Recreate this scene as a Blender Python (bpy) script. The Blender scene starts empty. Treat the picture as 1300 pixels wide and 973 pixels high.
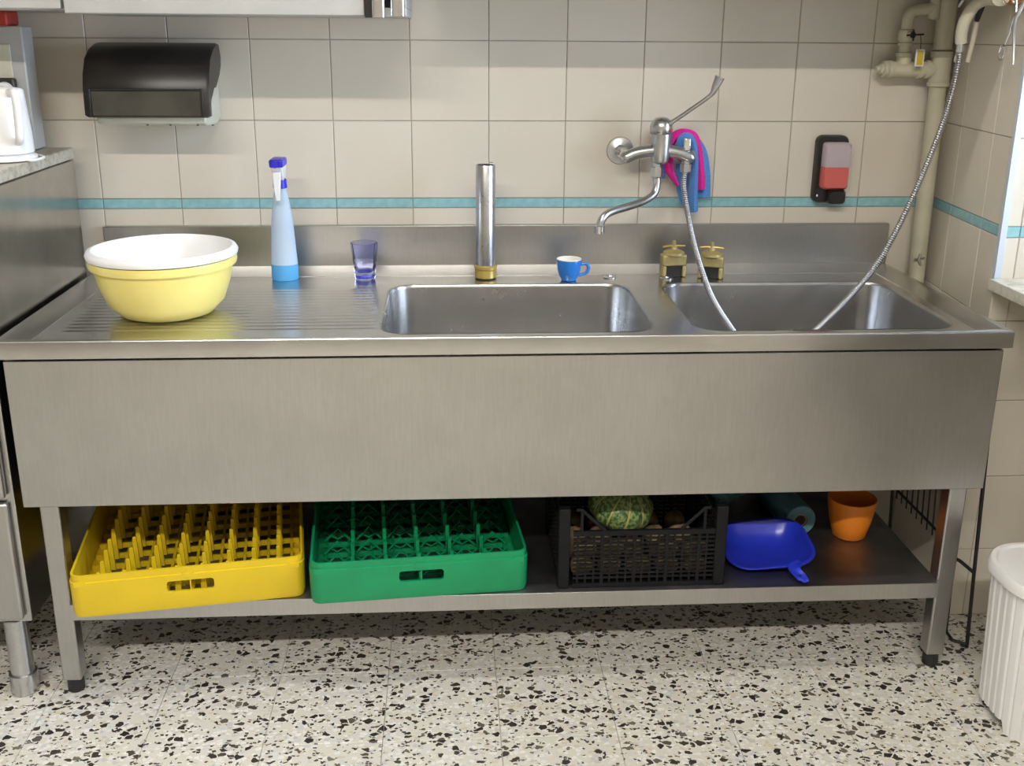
import bpy, bmesh, math, random
from mathutils import Vector, Matrix, Euler
random.seed(7)
S = bpy.context.scene
C = S.collection
PI = math.pi

# ------------------------------------------------------------------ camera
CAM = Vector((-0.1081, -2.7390, 1.4363))
RGT = Vector((0.99812, -0.06094, 0.00693))
UPV = Vector((0.01116, 0.29155, 0.95649))
FWD = Vector((0.06031, 0.95461, -0.29168))
FPX, PPX, PPY = 1315.56, 650.0, 441.5
cd = bpy.data.cameras.new('camera'); cam = bpy.data.objects.new('camera', cd); C.objects.link(cam)
cam.matrix_world = Matrix((( RGT.x, UPV.x, -FWD.x, CAM.x), (RGT.y, UPV.y, -FWD.y, CAM.y),
                           (RGT.z, UPV.z, -FWD.z, CAM.z), (0, 0, 0, 1)))
cd.sensor_width = 36; cd.lens = 36 * FPX / 1300; cd.shift_y = -(486.5 - PPY) / 1300
cd.clip_start = 0.05
S.camera = cam

# ------------------------------------------------------------------ world, lamps, exposure
S.view_settings.view_transform = 'Standard'; S.view_settings.look = 'None'
S.view_settings.gamma = 1; S.view_settings.use_curve_mapping = False
S.view_settings.exposure = -0.40
w = bpy.data.worlds.new('overcast_sky'); S.world = w; w.use_nodes = True
bg = w.node_tree.nodes['Background']; bg.inputs[0].default_value = (0.66, 0.80, 1.0, 1); bg.inputs[1].default_value = 19.0
def area(name, loc, rot, sx, sy, power, col, portal=False):
    l = bpy.data.lights.new(name, 'AREA'); l.shape = 'RECTANGLE'; l.size = sx; l.size_y = sy; l.energy = power; l.color = col
    o = bpy.data.objects.new(name, l); C.objects.link(o); o.location = loc; o.rotation_euler = rot
    if portal: l.cycles.is_portal = True
    return o
area('tube_light', (-0.5, -3.9, 3.2), (0, 0, 0), 2.6, 0.12, 225, (1.0, 0.96, 0.89))
area('near_tube_light', (-0.3, -1.15, 3.2), (0, 0, 0), 1.2, 0.10, 30, (1.0, 0.96, 0.89))
area('window_portal', (1.56, -1.2, 1.6), (0, PI/2, 0), 1.3, 1.44, 1, (1, 1, 1), True)

# ------------------------------------------------------------------ helpers
def P(px, py, X=None, Y=None, Z=None):
    """world point on the plane X=, Y= or Z= that shows at a pixel of the 1300x973 photograph"""
    d = FWD + RGT * ((px - PPX) / FPX) - UPV * ((py - PPY) / FPX)
    t = (X - CAM.x) / d.x if X is not None else (Y - CAM.y) / d.y if Y is not None else (Z - CAM.z) / d.z
    return CAM + d * t

def tag(o, label=None, cat=None, group=None, kind=None):
    if label: o['label'] = label
    if cat: o['category'] = cat
    if group: o['group'] = group
    if kind: o['kind'] = kind
    return o
def thing(name, loc, label, cat, group=None, rz=0):
    o = bpy.data.objects.new(name, None); C.objects.link(o); o.empty_display_size = 0.05
    o.location = loc; o.rotation_euler = (0, 0, rz)
    return tag(o, label, cat, group)
def base_of(o):
    m = Matrix.Identity(4)
    while o is not None:
        m = Matrix.LocRotScale(o.location, o.rotation_euler, o.scale) @ m; o = o.parent
    return m
def rrect(w, h, r, n=6, cx=0, cy=0):
    pts = []
    for sx, sy, a0 in ((1, 1, 0), (-1, 1, PI/2), (-1, -1, PI), (1, -1, 1.5*PI)):
        for i in range(n + 1):
            a = a0 + (PI/2) * i / n
            pts.append((cx + sx*(w/2 - r) + r*math.cos(a), cy + sy*(h/2 - r) + r*math.sin(a)))
    return pts
def spline(pts, n=8):
    pts = [Vector(p) for p in pts]; out = []
    for i in range(len(pts) - 1):
        p0 = pts[max(i-1, 0)]; p1 = pts[i]; p2 = pts[i+1]; p3 = pts[min(i+2, len(pts)-1)]
        for k in range(n):
            t = k / n
            out.append(0.5*((2*p1) + (p2-p0)*t + (2*p0-5*p1+4*p2-p3)*t*t + (3*p1-p0-3*p2+p3)*t**3))
    out.append(pts[-1]); return out

class MB:
    def __init__(s): s.v = []; s.f = []
    def add(s, vs, fs):
        k = len(s.v); s.v += [Vector(v) for v in vs]; s.f += [tuple(i + k for i in f) for f in fs]; return s
    def box(s, x0, x1, y0, y1, z0, z1, M=None):
        vs = [Vector((x, y, z)) for z in (z0, z1) for y in (y0, y1) for x in (x0, x1)]
        if M: vs = [M @ v for v in vs]
        return s.add(vs, [(0,2,3,1),(4,5,7,6),(0,1,5,4),(2,6,7,3),(0,4,6,2),(1,3,7,5)])
    def loft(s, rings, cap0=True, cap1=True):
        n = len(rings[0]); vs = [Vector(p) for r in rings for p in r]; fs = []
        for k in range(len(rings) - 1):
            for i in range(n):
                j = (i + 1) % n; fs.append((k*n+i, k*n+j, (k+1)*n+j, (k+1)*n+i))
        if cap0: fs.append(tuple(reversed(range(n))))
        if cap1: fs.append(tuple((len(rings)-1)*n + i for i in range(n)))
        return s.add(vs, fs)
    def lathe(s, prof, c=(0,0,0), seg=24, M=None, cap0=False, cap1=False):
        c = Vector(c); M = M or Matrix.Identity(4); rings = []
        for r, z in prof:
            rings.append([c + (M @ Vector((r*math.cos(2*PI*i/seg), r*math.sin(2*PI*i/seg), z))) for i in range(seg)])
        return s.loft(rings, cap0, cap1)
    def cyl(s, a, b, r, seg=16, r2=None):
        return s.tube([a, b], [r, r if r2 is None else r2], seg)
    def tube(s, path, r, seg=10, caps=True):
        path = [Vector(p) for p in path]; n = len(path)
        if not hasattr(r, '__len__'): r = [r] * n
        t0 = (path[1] - path[0]).normalized()
        u = t0.orthogonal().normalized(); rings = []
        for i, p in enumerate(path):
            t = (path[min(i+1, n-1)] - path[max(i-1, 0)]).normalized()
            u = (u - t * u.dot(t)).normalized(); v = t.cross(u)
            rings.append([p + (u*math.cos(2*PI*k/seg) + v*math.sin(2*PI*k/seg)) * r[i] for k in range(seg)])
        return s.loft(rings, caps, caps)
    def ribbon(s, rows, th):
        """a sheet: grid of points, thickened along its normal"""
        n = len(rows[0]); m = len(rows); N = []
        g = [[Vector(p) for p in r] for r in rows]
        for i in range(m):
            for j in range(n):
                a = g[min(i+1, m-1)][j] - g[max(i-1, 0)][j]; b = g[i][min(j+1, n-1)] - g[i][max(j-1, 0)]
                N.append(a.cross(b).normalized() * th / 2)
        vs = [g[i][j] + N[i*n+j] for i in range(m) for j in range(n)] + [g[i][j] - N[i*n+j] for i in range(m) for j in range(n)]
        o = m*n; fs = []
        for i in range(m-1):
            for j in range(n-1):
                a = i*n+j; fs.append((a, a+n, a+n+1, a+1)); fs.append((o+a, o+a+1, o+a+n+1, o+a+n))
        for i in range(m-1):
            a = i*n; fs.append((a, o+a, o+a+n, a+n)); a = i*n+n-1; fs.append((a, a+n, o+a+n, o+a))
        for j in range(n-1):
            a = j; fs.append((a, a+1, o+a+1, o+a)); a = (m-1)*n+j; fs.append((a, o+a, o+a+1, a+1))
        return s.add(vs, fs)
    def ball(s, c, rx, ry, rz, seg=16, rings=10, M=None, f=None):
        c = Vector(c); M = M or Matrix.Identity(3); R = []
        for k in range(rings + 1):
            th = PI * k / rings; ring = []
            for i in range(seg):
                a = 2*PI*i/seg; q = 1.0 if f is None else f(a, th)
                ring.append(c + M @ Vector((max(math.sin(th), .02)*math.cos(a)*rx*q, max(math.sin(th), .02)*math.sin(a)*ry*q, -math.cos(th)*rz*q)))
            R.append(ring)
        return s.loft(R)
    def mesh(s, name):
        me = bpy.data.meshes.new(name); me.from_pydata([tuple(v) for v in s.v], [], s.f)
        bm = bmesh.new(); bm.from_mesh(me); bmesh.ops.recalc_face_normals(bm, faces=bm.faces); bm.to_mesh(me); bm.free()
        return me
    def build(s, name, mat, parent=None, smooth=35, bevel=0, local=False, seg=2, cut=None):
        me = s.mesh(name)
        if parent is not None and not local: me.transform(base_of(parent).inverted())
        return link(name, me, mat, parent, smooth, bevel, seg)
def link(name, me, mat, parent=None, smooth=35, bevel=0, seg=2):
    if mat and not me.materials: me.materials.append(mat)
    if smooth:
        me.polygons.foreach_set('use_smooth', [True]*len(me.polygons)); me.set_sharp_from_angle(angle=math.radians(smooth))
    o = bpy.data.objects.new(name, me); C.objects.link(o)
    if parent is not None: o.parent = parent
    if bevel:
        b = o.modifiers.new('bevel', 'BEVEL'); b.width = bevel; b.segments = seg; b.limit_method = 'ANGLE'; b.angle_limit = math.radians(40)
    return o
def cut_mesh(mb, cutters):
    """mesh of mb with the cutter volumes taken out"""
    o = bpy.data.objects.new('tmp', mb.mesh('tmp')); C.objects.link(o); cs = []
    for c in cutters:
        k = bpy.data.objects.new('tmp', c.mesh('tmp')); C.objects.link(k); cs.append(k)
        m = o.modifiers.new('b', 'BOOLEAN'); m.operation = 'DIFFERENCE'; m.solver = 'EXACT'; m.object = k
    dg = bpy.context.evaluated_depsgraph_get(); dg.update()
    me = bpy.data.meshes.new_from_object(o.evaluated_get(dg))
    for k in [o] + cs:
        d = k.data; bpy.data.objects.remove(k); bpy.data.meshes.remove(d)
    return me

# ------------------------------------------------------------------ materials
def mat(name, col, rough=0.5, metal=0.0, **kw):
    m = bpy.data.materials.new(name); m.use_nodes = True; nt = m.node_tree; b = nt.nodes['Principled BSDF']
    b.inputs['Base Color'].default_value = (*col, 1); b.inputs['Roughness'].default_value = rough; b.inputs['Metallic'].default_value = metal
    for k, v in kw.items(): b.inputs[k.replace('_', ' ')].default_value = v
    return m
def nd(m, t, **kw):
    n = m.node_tree.nodes.new(t)
    for k, v in kw.items(): setattr(n, k, v)
    return n
def lk(m, a, b): m.node_tree.links.new(a, b)
def bsdf(m): return m.node_tree.nodes['Principled BSDF']
def coords(m, scale=(1,1,1), obj=True):
    tc = nd(m, 'ShaderNodeTexCoord'); mp = nd(m, 'ShaderNodeMapping'); mp.inputs['Scale'].default_value = scale
    lk(m, tc.outputs['Object'], mp.inputs['Vector']); return mp.outputs['Vector']
def noise(m, vec, scale, detail=3, rough=.5):
    n = nd(m, 'ShaderNodeTexNoise'); n.inputs['Scale'].default_value = scale; n.inputs['Detail'].default_value = detail
    n.inputs['Roughness'].default_value = rough; lk(m, vec, n.inputs['Vector']); return n.outputs['Fac']
def ramp(m, fac, stops, const=False):
    r = nd(m, 'ShaderNodeValToRGB'); e = r.color_ramp.elements
    if const: r.color_ramp.interpolation = 'CONSTANT'
    while len(e) < len(stops): e.new(0.5)
    for el, (p, c) in zip(e, stops): el.position = p; el.color = (*c, 1) if len(c) == 3 else c
    lk(m, fac, r.inputs['Fac']); return r.outputs['Color']
def bump(m, h, strength, dist=.001):
    b = nd(m, 'ShaderNodeBump'); b.inputs['Strength'].default_value = strength; b.inputs['Distance'].default_value = dist
    lk(m, h, b.inputs['Height']); lk(m, b.outputs['Normal'], bsdf(m).inputs['Normal'])
def mixc(m, fac, a, b):
    x = nd(m, 'ShaderNodeMix', data_type='RGBA')
    for s, v in ((x.inputs[0], fac), (x.inputs[6], a), (x.inputs[7], b)):
        if hasattr(v, 'links'): lk(m, v, s)
        else: s.default_value = (*v, 1) if hasattr(v, '__len__') else v
    return x.outputs[2]
def steel(name, col=(.60,.58,.55), r0=.24, r1=.36, stretch=(3, 3, 90), bs=.10, stains=.12):
    m = mat(name, col, .3, 1.0)
    a = noise(m, coords(m, stretch), 6, 4, .6); b = noise(m, coords(m), 7, 4, .6)
    rr = nd(m, 'ShaderNodeMapRange'); rr.inputs['To Min'].default_value = r0; rr.inputs['To Max'].default_value = r1
    x = nd(m, 'ShaderNodeMath', operation='ADD'); y = nd(m, 'ShaderNodeMath', operation='MULTIPLY'); y.inputs[1].default_value = .5
    lk(m, a, x.inputs[0]); lk(m, b, x.inputs[1]); lk(m, x.outputs[0], y.inputs[0]); lk(m, y.outputs[0], rr.inputs['Value'])
    lk(m, rr.outputs[0], bsdf(m).inputs['Roughness'])
    d = tuple(c * (1 - stains) for c in col)
    st_ = ramp(m, a, [(.30, (.93,.93,.93)), (.65, (1,1,1))]); mx_ = nd(m, 'ShaderNodeMixRGB', blend_type='MULTIPLY'); mx_.inputs[0].default_value = 1
    lk(m, ramp(m, b, [(.35, d), (.62, col)]), mx_.inputs[1]); lk(m, st_, mx_.inputs[2]); lk(m, mx_.outputs[0], bsdf(m).inputs['Base Color'])
    if bs: bump(m, a, bs, .0006)
    return m
M = {}
# wall tiles: cream glazed, each with its own slight tone
m = M['tile'] = mat('cream_tile', (.66,.60,.52), .22)
oi = nd(m, 'ShaderNodeObjectInfo'); n_ = noise(m, coords(m), 9, 3)
tone = ramp(m, oi.outputs['Random'], [(0, (.645,.588,.492)), (1, (.685,.628,.535))])
lk(m, mixc(m, ramp(m, n_, [(.35, (0,0,0)), (.7, (.25,.25,.25))]), tone, (.62,.55,.45)), bsdf(m).inputs['Base Color'])
bump(m, noise(m, coords(m), 40, 2), .05, .001)
M['border'] = mat('turquoise_border', (.26,.50,.53), .25)
lk(M['border'], ramp(M['border'], noise(M['border'], coords(M['border']), 60, 3), [(.3, (.23,.45,.48)), (.7, (.30,.53,.56))]), bsdf(M['border']).inputs['Base Color'])
M['grout'] = mat('grout', (.26,.235,.20), .9)
lk(M['grout'], ramp(M['grout'], noise(M['grout'], coords(M['grout']), 5, 3), [(.35, (.30,.275,.24)), (.65, (.52,.475,.41))]), bsdf(M['grout']).inputs['Base Color'])
M['plaster'] = mat('cream_plaster', (.52,.49,.44), .8)
bump(M['plaster'], noise(M['plaster'], coords(M['plaster']), 60), .1)
M['ceiling'] = mat('white_ceiling', (.66,.65,.63), .9)
bump(M['ceiling'], noise(M['ceiling'], coords(M['ceiling']), 80), .1)
# terrazzo
m = M['terrazzo'] = mat('terrazzo', (.7,.68,.6), .35)
geo = nd(m, 'ShaderNodeNewGeometry')
def chips(scale, dens, seed):
    mp = nd(m, 'ShaderNodeMapping'); mp.inputs['Location'].default_value = (seed, seed*2.3, 0); mp.inputs['Scale'].default_value = (1, 1.25, 0.0)
    nz = nd(m, 'ShaderNodeTexNoise'); nz.inputs['Scale'].default_value = scale*1.2; nz.inputs['Detail'].default_value = 1
    lk(m, geo.outputs['Position'], mp.inputs['Vector']); lk(m, geo.outputs['Position'], nz.inputs['Vector'])
    ad = nd(m, 'ShaderNodeMixRGB'); ad.blend_type = 'ADD'; ad.inputs[0].default_value = .8/scale
    lk(m, mp.outputs[0], ad.inputs[1]); lk(m, nz.outputs['Color'], ad.inputs[2])
    v = nd(m, 'ShaderNodeTexVoronoi'); v.inputs['Scale'].default_value = scale; lk(m, ad.outputs[0], v.inputs['Vector'])
    e = nd(m, 'ShaderNodeTexVoronoi', feature='DISTANCE_TO_EDGE'); e.inputs['Scale'].default_value = scale; lk(m, ad.outputs[0], e.inputs['Vector'])
    sp = nd(m, 'ShaderNodeSeparateColor'); lk(m, v.outputs['Color'], sp.inputs[0])
    pick = nd(m, 'ShaderNodeMath', operation='LESS_THAN'); pick.inputs[1].default_value = dens; lk(m, sp.outputs[0], pick.inputs[0])
    edge = nd(m, 'ShaderNodeMath', operation='GREATER_THAN'); edge.inputs[1].default_value = .10; lk(m, e.outputs['Distance'], edge.inputs[0])
    mul = nd(m, 'ShaderNodeMath', operation='MULTIPLY'); lk(m, pick.outputs[0], mul.inputs[0]); lk(m, edge.outputs[0], mul.inputs[1])
    return mul.outputs[0], sp.outputs[1]
f1, h1 = chips(58, .20, 3.1); f2, h2 = chips(125, .16, 7.7); f3, h3 = chips(80, .6, 12.9)
c0 = mixc(m, f3, (.64,.61,.53), ramp(m, h3, [(0, (.70,.70,.68)), (.45, (.76,.74,.68)), (.75, (.50,.51,.53)), (1, (.62,.54,.38))]))
c1 = mixc(m, f2, c0, ramp(m, h2, [(0, (.03,.027,.022)), (.7, (.07,.06,.05)), (1, (.22,.17,.10))]))
c2 = mixc(m, f1, c1, ramp(m, h1, [(0, (.022,.019,.016)), (.75, (.05,.04,.032)), (1, (.17,.15,.11))]))
lk(m, c2, bsdf(m).inputs['Base Color'])
# metals
M['steel'] = steel('brushed_steel', (.50,.492,.475), .27, .38, (42, 42, 3), .05, .07)
M['steel_deck'] = steel('brushed_steel_deck', (.60,.59,.575), .18, .30, (3, 60, 60), .04, .12)
M['steel_basin'] = steel('brushed_steel_basin', (.48,.47,.46), .25, .29, (4, 4, 4), .0, .10)
M['steel_panel'] = steel('brushed_steel_panel', (.54,.53,.515), .14, .24, (3, 60, 4), .04, .16)
M['steel_shelf'] = steel('dull_steel_shelf', (.36,.355,.36), .34, .55, (4, 50, 4), .08, .35)
M['chrome'] = mat('chrome', (.78,.78,.80), .10, 1.0)
M['satin'] = steel('worn_chrome', (.60,.60,.60), .22, .36, (20, 20, 20), .02, .2)
M['hose'] = mat('hose_steel', (.54,.54,.56), .25, 1.0)
M['brass'] = steel('tarnished_brass', (.55,.45,.20), .4, .65, (10, 10, 10), .1, .45); bsdf(M['brass']).inputs['Metallic'].default_value = .55
M['brass_y'] = mat('yellowed_brass', (.50,.36,.10), .4, .6)
M['black_rubber'] = mat('black_rubber', (.012,.012,.012), .5)
M['black_wire'] = mat('black_wire', (.014,.013,.013), .35)
M['dark'] = mat('dark_gap', (.01,.01,.01), .6)
# plastics
def plastic(name, col, rough=.35, var=.12, **kw):
    m = mat(name, col, rough, **kw)
    lk(m, ramp(m, noise(m, coords(m), 14, 4), [(.35, tuple(c*(1-var) for c in col)), (.65, col)]), bsdf(m).inputs['Base Color']); return m
M['white_plastic'] = plastic('white_plastic', (.80,.80,.79), .3, .03)
M['cream_plastic'] = plastic('ivory_plastic', (.66,.62,.49), .35, .05)
M['pipe_paint'] = plastic('cream_pipe_paint', (.58,.54,.40), .4, .12)
M['yellow_bowl'] = plastic('pale_yellow_plastic', (.85,.73,.23), .3, .05, Subsurface_Weight=.15, Subsurface_Radius=(.02,.015,.005))
M['yellow_rack'] = plastic('yellow_rack_plastic', (.70,.49,.010), .4, .06)
M['green_rack'] = plastic('green_rack_plastic', (.004,.29,.105), .4, .12)
M['black_plastic'] = plastic('black_crate_plastic', (.007,.0075,.009), .6, .3, Specular_IOR_Level=.25)
M['orange_plastic'] = plastic('orange_plastic', (.86,.24,.012), .4, .06)
M['blue_plastic'] = plastic('blue_plastic', (.025,.045,.58), .25, .1)
M['teal_bag'] = plastic('teal_plastic_film', (.11,.25,.29), .35, .25)
M['roll_core'] = plastic('cardboard_core', (.36,.24,.19), .8, .2)
M['lid_blue'] = plastic('trigger_blue', (.03,.02,.55), .35, .05)
M['red_plastic'] = plastic('red_plastic', (.42,.03,.02), .4, .1)
M['grey_paint'] = plastic('grey_painted_metal', (.42,.42,.41), .4, .08)
M['smoke'] = plastic('smoked_plastic', (.020,.016,.014), .33, .4)
M['smoke_win'] = plastic('smoked_window', (.070,.064,.048), .3, .4)
M['case'] = plastic('pale_green_case', (.60,.60,.49), .35, .06)
M['cabinet'] = steel('cabinet_enamel', (.47,.46,.44), .4, .5, (3, 3, 3), .0, .05); bsdf(M['cabinet']).inputs['Metallic'].default_value = .15
M['blue_cup'] = mat('blue_glaze', (.030,.20,.62), .12); M['white_glaze'] = mat('white_glaze', (.82,.78,.70), .15)
lk(M['blue_cup'], ramp(M['blue_cup'], noise(M['blue_cup'], coords(M['blue_cup']), 30), [(.3, (.026,.18,.58)), (.7, (.035,.22,.66))]), bsdf(M['blue_cup']).inputs['Base Color'])
M['glass_blue'] = mat('blue_glass', (.76,.79,1.0), .02, 0, Transmission_Weight=1.0, IOR=1.3)
M['glass_base'] = mat('cobalt_glass', (.10,.12,.85), .04, 0, Transmission_Weight=.8, IOR=1.35)
M['bottle'] = mat('frosted_bottle', (.66,.79,.93), .3, 0, Transmission_Weight=.4, IOR=1.2)
M['bottle_liquid'] = mat('blue_liquid', (.16,.55,.95), .2, 0, Transmission_Weight=.4, IOR=1.2)
M['soap_clear'] = mat('clear_soap_tank', (.70,.60,.64), .2, 0, Transmission_Weight=.35, IOR=1.2)
M['soap_red'] = mat('red_soap', (.68,.13,.11), .22, 0, Transmission_Weight=.1)
def cloth(name, col):
    m = mat(name, col, .95); a = noise(m, coords(m), 300, 2)
    lk(m, ramp(m, a, [(.3, tuple(c*.75 for c in col)), (.7, col)]), bsdf(m).inputs['Base Color']); bump(m, a, .6, .002); return m
M['pink_cloth'] = cloth('pink_microfibre', (.86,.025,.36)); M['blue_cloth'] = cloth('blue_microfibre', (.11,.29,.68))
m = M['stone'] = mat('speckled_stone', (.5,.46,.38), .35)
lk(m, ramp(m, noise(m, coords(m), 45, 6, .7), [(.3, (.20,.18,.14)), (.48, (.42,.38,.30)), (.7, (.56,.52,.44))]), bsdf(m).inputs['Base Color'])
m = M['marble'] = mat('sill_marble', (.6,.57,.5), .3)
lk(m, ramp(m, noise(m, coords(m), 30, 6, .7), [(.3, (.30,.27,.21)), (.5, (.58,.55,.47)), (.7, (.70,.68,.62))]), bsdf(m).inputs['Base Color'])
m = M['wood'] = mat('orange_wood', (.5,.22,.05), .45)
lk(m, ramp(m, noise(m, coords(m, (20, 2, 20)), 6, 4), [(.3, (.34,.13,.03)), (.7, (.60,.29,.08))]), bsdf(m).inputs['Base Color'])
m = M['squash'] = mat('green_squash', (.1,.2,.05), .4)
tc = nd(m, 'ShaderNodeTexCoord'); gr = nd(m, 'ShaderNodeTexGradient', gradient_type='RADIAL'); lk(m, tc.outputs['Object'], gr.inputs['Vector'])
mm = nd(m, 'ShaderNodeMath', operation='MULTIPLY'); mm.inputs[1].default_value = 11; fr = nd(m, 'ShaderNodeMath', operation='FRACT')
lk(m, gr.outputs['Fac'], mm.inputs[0]); lk(m, mm.outputs[0], fr.inputs[0])
speck = ramp(m, noise(m, coords(m), 120, 3), [(.42, (.05,.11,.03)), (.60, (.28,.36,.13))])
lk(m, mixc(m, ramp(m, fr.outputs[0], [(0, (1,1,1)), (.07, (1,1,1)), (.13, (0,0,0)), (1, (0,0,0))]), speck, (.52,.46,.13)), bsdf(m).inputs['Base Color'])
m = M['potato'] = mat('potato_skin', (.4,.27,.13), .7)
lk(m, ramp(m, noise(m, coords(m), 60, 4), [(.3, (.17,.105,.05)), (.65, (.34,.235,.12))]), bsdf(m).inputs['Base Color'])
m = M['pane'] = bpy.data.materials.new('window_glass'); m.use_nodes = True; nt = m.node_tree
nt.nodes.remove(nt.nodes['Principled BSDF']); tr = nd(m, 'ShaderNodeBsdfTransparent'); gl = nd(m, 'ShaderNodeBsdfGlossy'); gl.inputs['Roughness'].default_value = .02
fz = nd(m, 'ShaderNodeFresnel'); fz.inputs[0].default_value = 1.45; mx = nd(m, 'ShaderNodeMixShader')
lk(m, fz.outputs[0], mx.inputs[0]); lk(m, tr.outputs[0], mx.inputs[1]); lk(m, gl.outputs[0], mx.inputs[2]); lk(m, mx.outputs[0], nt.nodes['Material Output'].inputs['Surface'])
M['tube_glow'] = mat('lamp_diffuser', (.9,.9,.88), .5)

# ------------------------------------------------------------------ setting
XL, YB, ZC = -4.6, -7.0, 3.4           # left wall, wall behind the photographer, ceiling
WC = Vector((1.209, 0, 0)); WE = Vector((1.165, -0.45, 0))    # right wall runs from the corner to the window niche
def struct(name, mb, mt, **kw): return tag(mb.build(name, mt, **kw), kind='structure')
wall_back = struct('wall_back', MB().box(XL, 1.8, .004, .2, 0, ZC), M['grout'])
struct('wall_left', MB().box(XL-.2, XL, YB, .2, 0, ZC), M['plaster'])
struct('wall_front', MB().box(XL, 1.8, YB-.2, YB, 0, ZC), M['plaster'])
struct('ceiling', MB().box(XL-.2, 1.8, YB-.2, .2, ZC, ZC+.1), M['ceiling'])
floor = struct('floor', MB().box(XL-.2, 1.8, YB-.2, .2, -.1, -.0025), M['grout'])
g = .0015
# solid right wall: pier by the sink, wall past the window, wall above the window, wall behind the sill
mb = MB()
def extr(mb, poly, z0, z1): mb.loft([[(x, y, z0) for x, y in poly], [(x, y, z1) for x, y in poly]])
un = (WE - WC).normalized(); nn = Vector((-un.y, un.x, 0)); nn = -nn if nn.x > 0 else nn      # into the room
inn = -nn * .004
extr(mb, [(WC.x+inn.x, 0), (WE.x+inn.x, WE.y+.004), (1.8, WE.y+.004), (1.8, 0)], 0, ZC)
wall_right = struct('wall_right', mb, M['grout'])
struct('wall_right_beyond', MB().box(1.165, 1.8, YB, -1.95, 0, ZC), M['plaster'])
struct('wall_right_above', MB().box(1.165, 1.8, -1.95, -.4465, 2.35, ZC), M['plaster'])
struct('wall_right_below', MB().box(1.50, 1.8, -1.95, -.4465, 0, .865), M['plaster'])
win = thing('window_1', (1.56, -1.2, .893), None, None); win['kind'] = 'structure'
fr_ = MB()
for a in ((-1.95, -1.89), (-1.23, -1.17), (-.51, -.4505)): fr_.box(1.53, 1.59, a[0], a[1], .8935, 2.3495)
for a in ((.8935, .95), (2.29, 2.3495)):
    for b in ((-1.8895, -1.2305), (-1.1695, -.5105)): fr_.box(1.53, 1.59, b[0], b[1], a[0], a[1])
fr_.build('window_frame', M['white_plastic'], win)
for b in ((-1.8895, -1.2305), (-1.1695, -.5105)): MB().box(1.555, 1.56, b[0], b[1], .9505, 2.2895).build('pane', M['pane'], win)
struct('trim_1', MB().box(1.150, 1.62, -1.9495, -.4505, .866, .893), M['marble'], bevel=.002)
tr1 = bpy.data.objects['trim_1']
mb = MB(); extr(mb, [(1.1625, -.4525), (1.1625, -.440), (1.1655, -.440), (1.1655, -.4500), (1.177, -.4500), (1.177, -.4525)], .8935, 2.34)
struct('trim_2', mb, mat('aluminium_corner_strip', (.62,.68,.76), .4, .4))

# tiles
def tile_mesh(name, w, h, mt, d=.009, b=.0014):
    """front faces -Y, lower left corner of its cell at the origin"""
    x0, x1, z0, z1 = g/2, w-g/2, g/2, h-g/2
    vs = [(x0, d, z0), (x1, d, z0), (x1, d, z1), (x0, d, z1), (x0, b, z0), (x1, b, z0), (x1, b, z1), (x0, b, z1),
          (x0+b, 0, z0+b), (x1-b, 0, z0+b), (x1-b, 0, z1-b), (x0+b, 0, z1-b)]
    fs = [(8, 9, 10, 11)]
    for i in range(4):
        j = (i+1) % 4; fs += [(i, j, j+4, i+4), (i+4, j+4, j+8, i+8)]
    me = bpy.data.meshes.new(name); me.from_pydata(vs, [], fs); me.materials.append(mt); me.update()
    bm = bmesh.new(); bm.from_mesh(me); bmesh.ops.recalc_face_normals(bm, faces=bm.faces); bm.to_mesh(me); bm.free()
    if me.polygons[0].normal.y > 0: me.flip_normals()
    return me
cache = {}
def put_tile(name, parent, o, rz, w, h, mt):
    k = (name, round(w, 4), round(h, 4))
    if k not in cache: cache[k] = tile_mesh(name, w, h, mt)
    t = bpy.data.objects.new(name, cache[k]); C.objects.link(t); t.parent = parent; t.location = o; t.rotation_euler = (0, 0, rz)
ROWS = [(0, .1885), (.1885, .2), (.3885, .2), (.5885, .2), (.7885, .2), (1.0145, .2), (1.2145, .2), (1.4145, .2), (1.6145, .2)]
def tile_run(parent, o, rz, widths):
    d = Vector((math.cos(rz), math.sin(rz), 0)); x = 0
    for w_ in widths:
        for z, h in ROWS: put_tile('wall_tile', parent, o + d*x + Vector((0, 0, z)), rz, w_, h, M['tile'])
        put_tile('border_tile', parent, o + d*x + Vector((0, 0, .9885)), rz, w_, .026, M['border'])
        x += w_
tile_run(wall_back, Vector((-2.2, 0, 0)), 0, [.2]*17)
ra = math.atan2(un.y, un.x)
tile_run(wall_right, WC.copy(), ra, [.135, .2, .117])
tile_run(wall_right, Vector((1.165, -.45, 0)), 0, [.045, .2, .2])
struct('wall_back_upper', MB().box(XL, 1.209, -.001, .0035, 1.8146, ZC), M['plaster'])
# terrazzo floor tiles
def slab_mesh(w, h):
    x0, x1, y0, y1 = g/2, w-g/2, g/2, h-g/2; b = .0008
    vs = [(x0,y0,-.02),(x1,y0,-.02),(x1,y1,-.02),(x0,y1,-.02),(x0,y0,-b),(x1,y0,-b),(x1,y1,-b),(x0,y1,-b),(x0+b,y0+b,0),(x1-b,y0+b,0),(x1-b,y1-b,0),(x0+b,y1-b,0)]
    fs = [(8,9,10,11)]
    for i in range(4): j = (i+1) % 4; fs += [(i,j,j+4,i+4),(i+4,j+4,j+8,i+8)]
    me = bpy.data.meshes.new('floor_tile'); me.from_pydata(vs, [], fs); me.materials.append(M['terrazzo']); return me
sm, s2 = slab_mesh(.25, .25), slab_mesh(.25, .127)
for i in range(-8, 6):
    for k in range(-1, 7):
        y1 = -.127 - .25*k if k >= 0 else 0
        t = bpy.data.objects.new('floor_tile', sm if k >= 0 else s2); C.objects.link(t); t.parent = floor
        t.location = (-.008 + .25*i, y1 - (.25 if k >= 0 else .127), 0)
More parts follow.
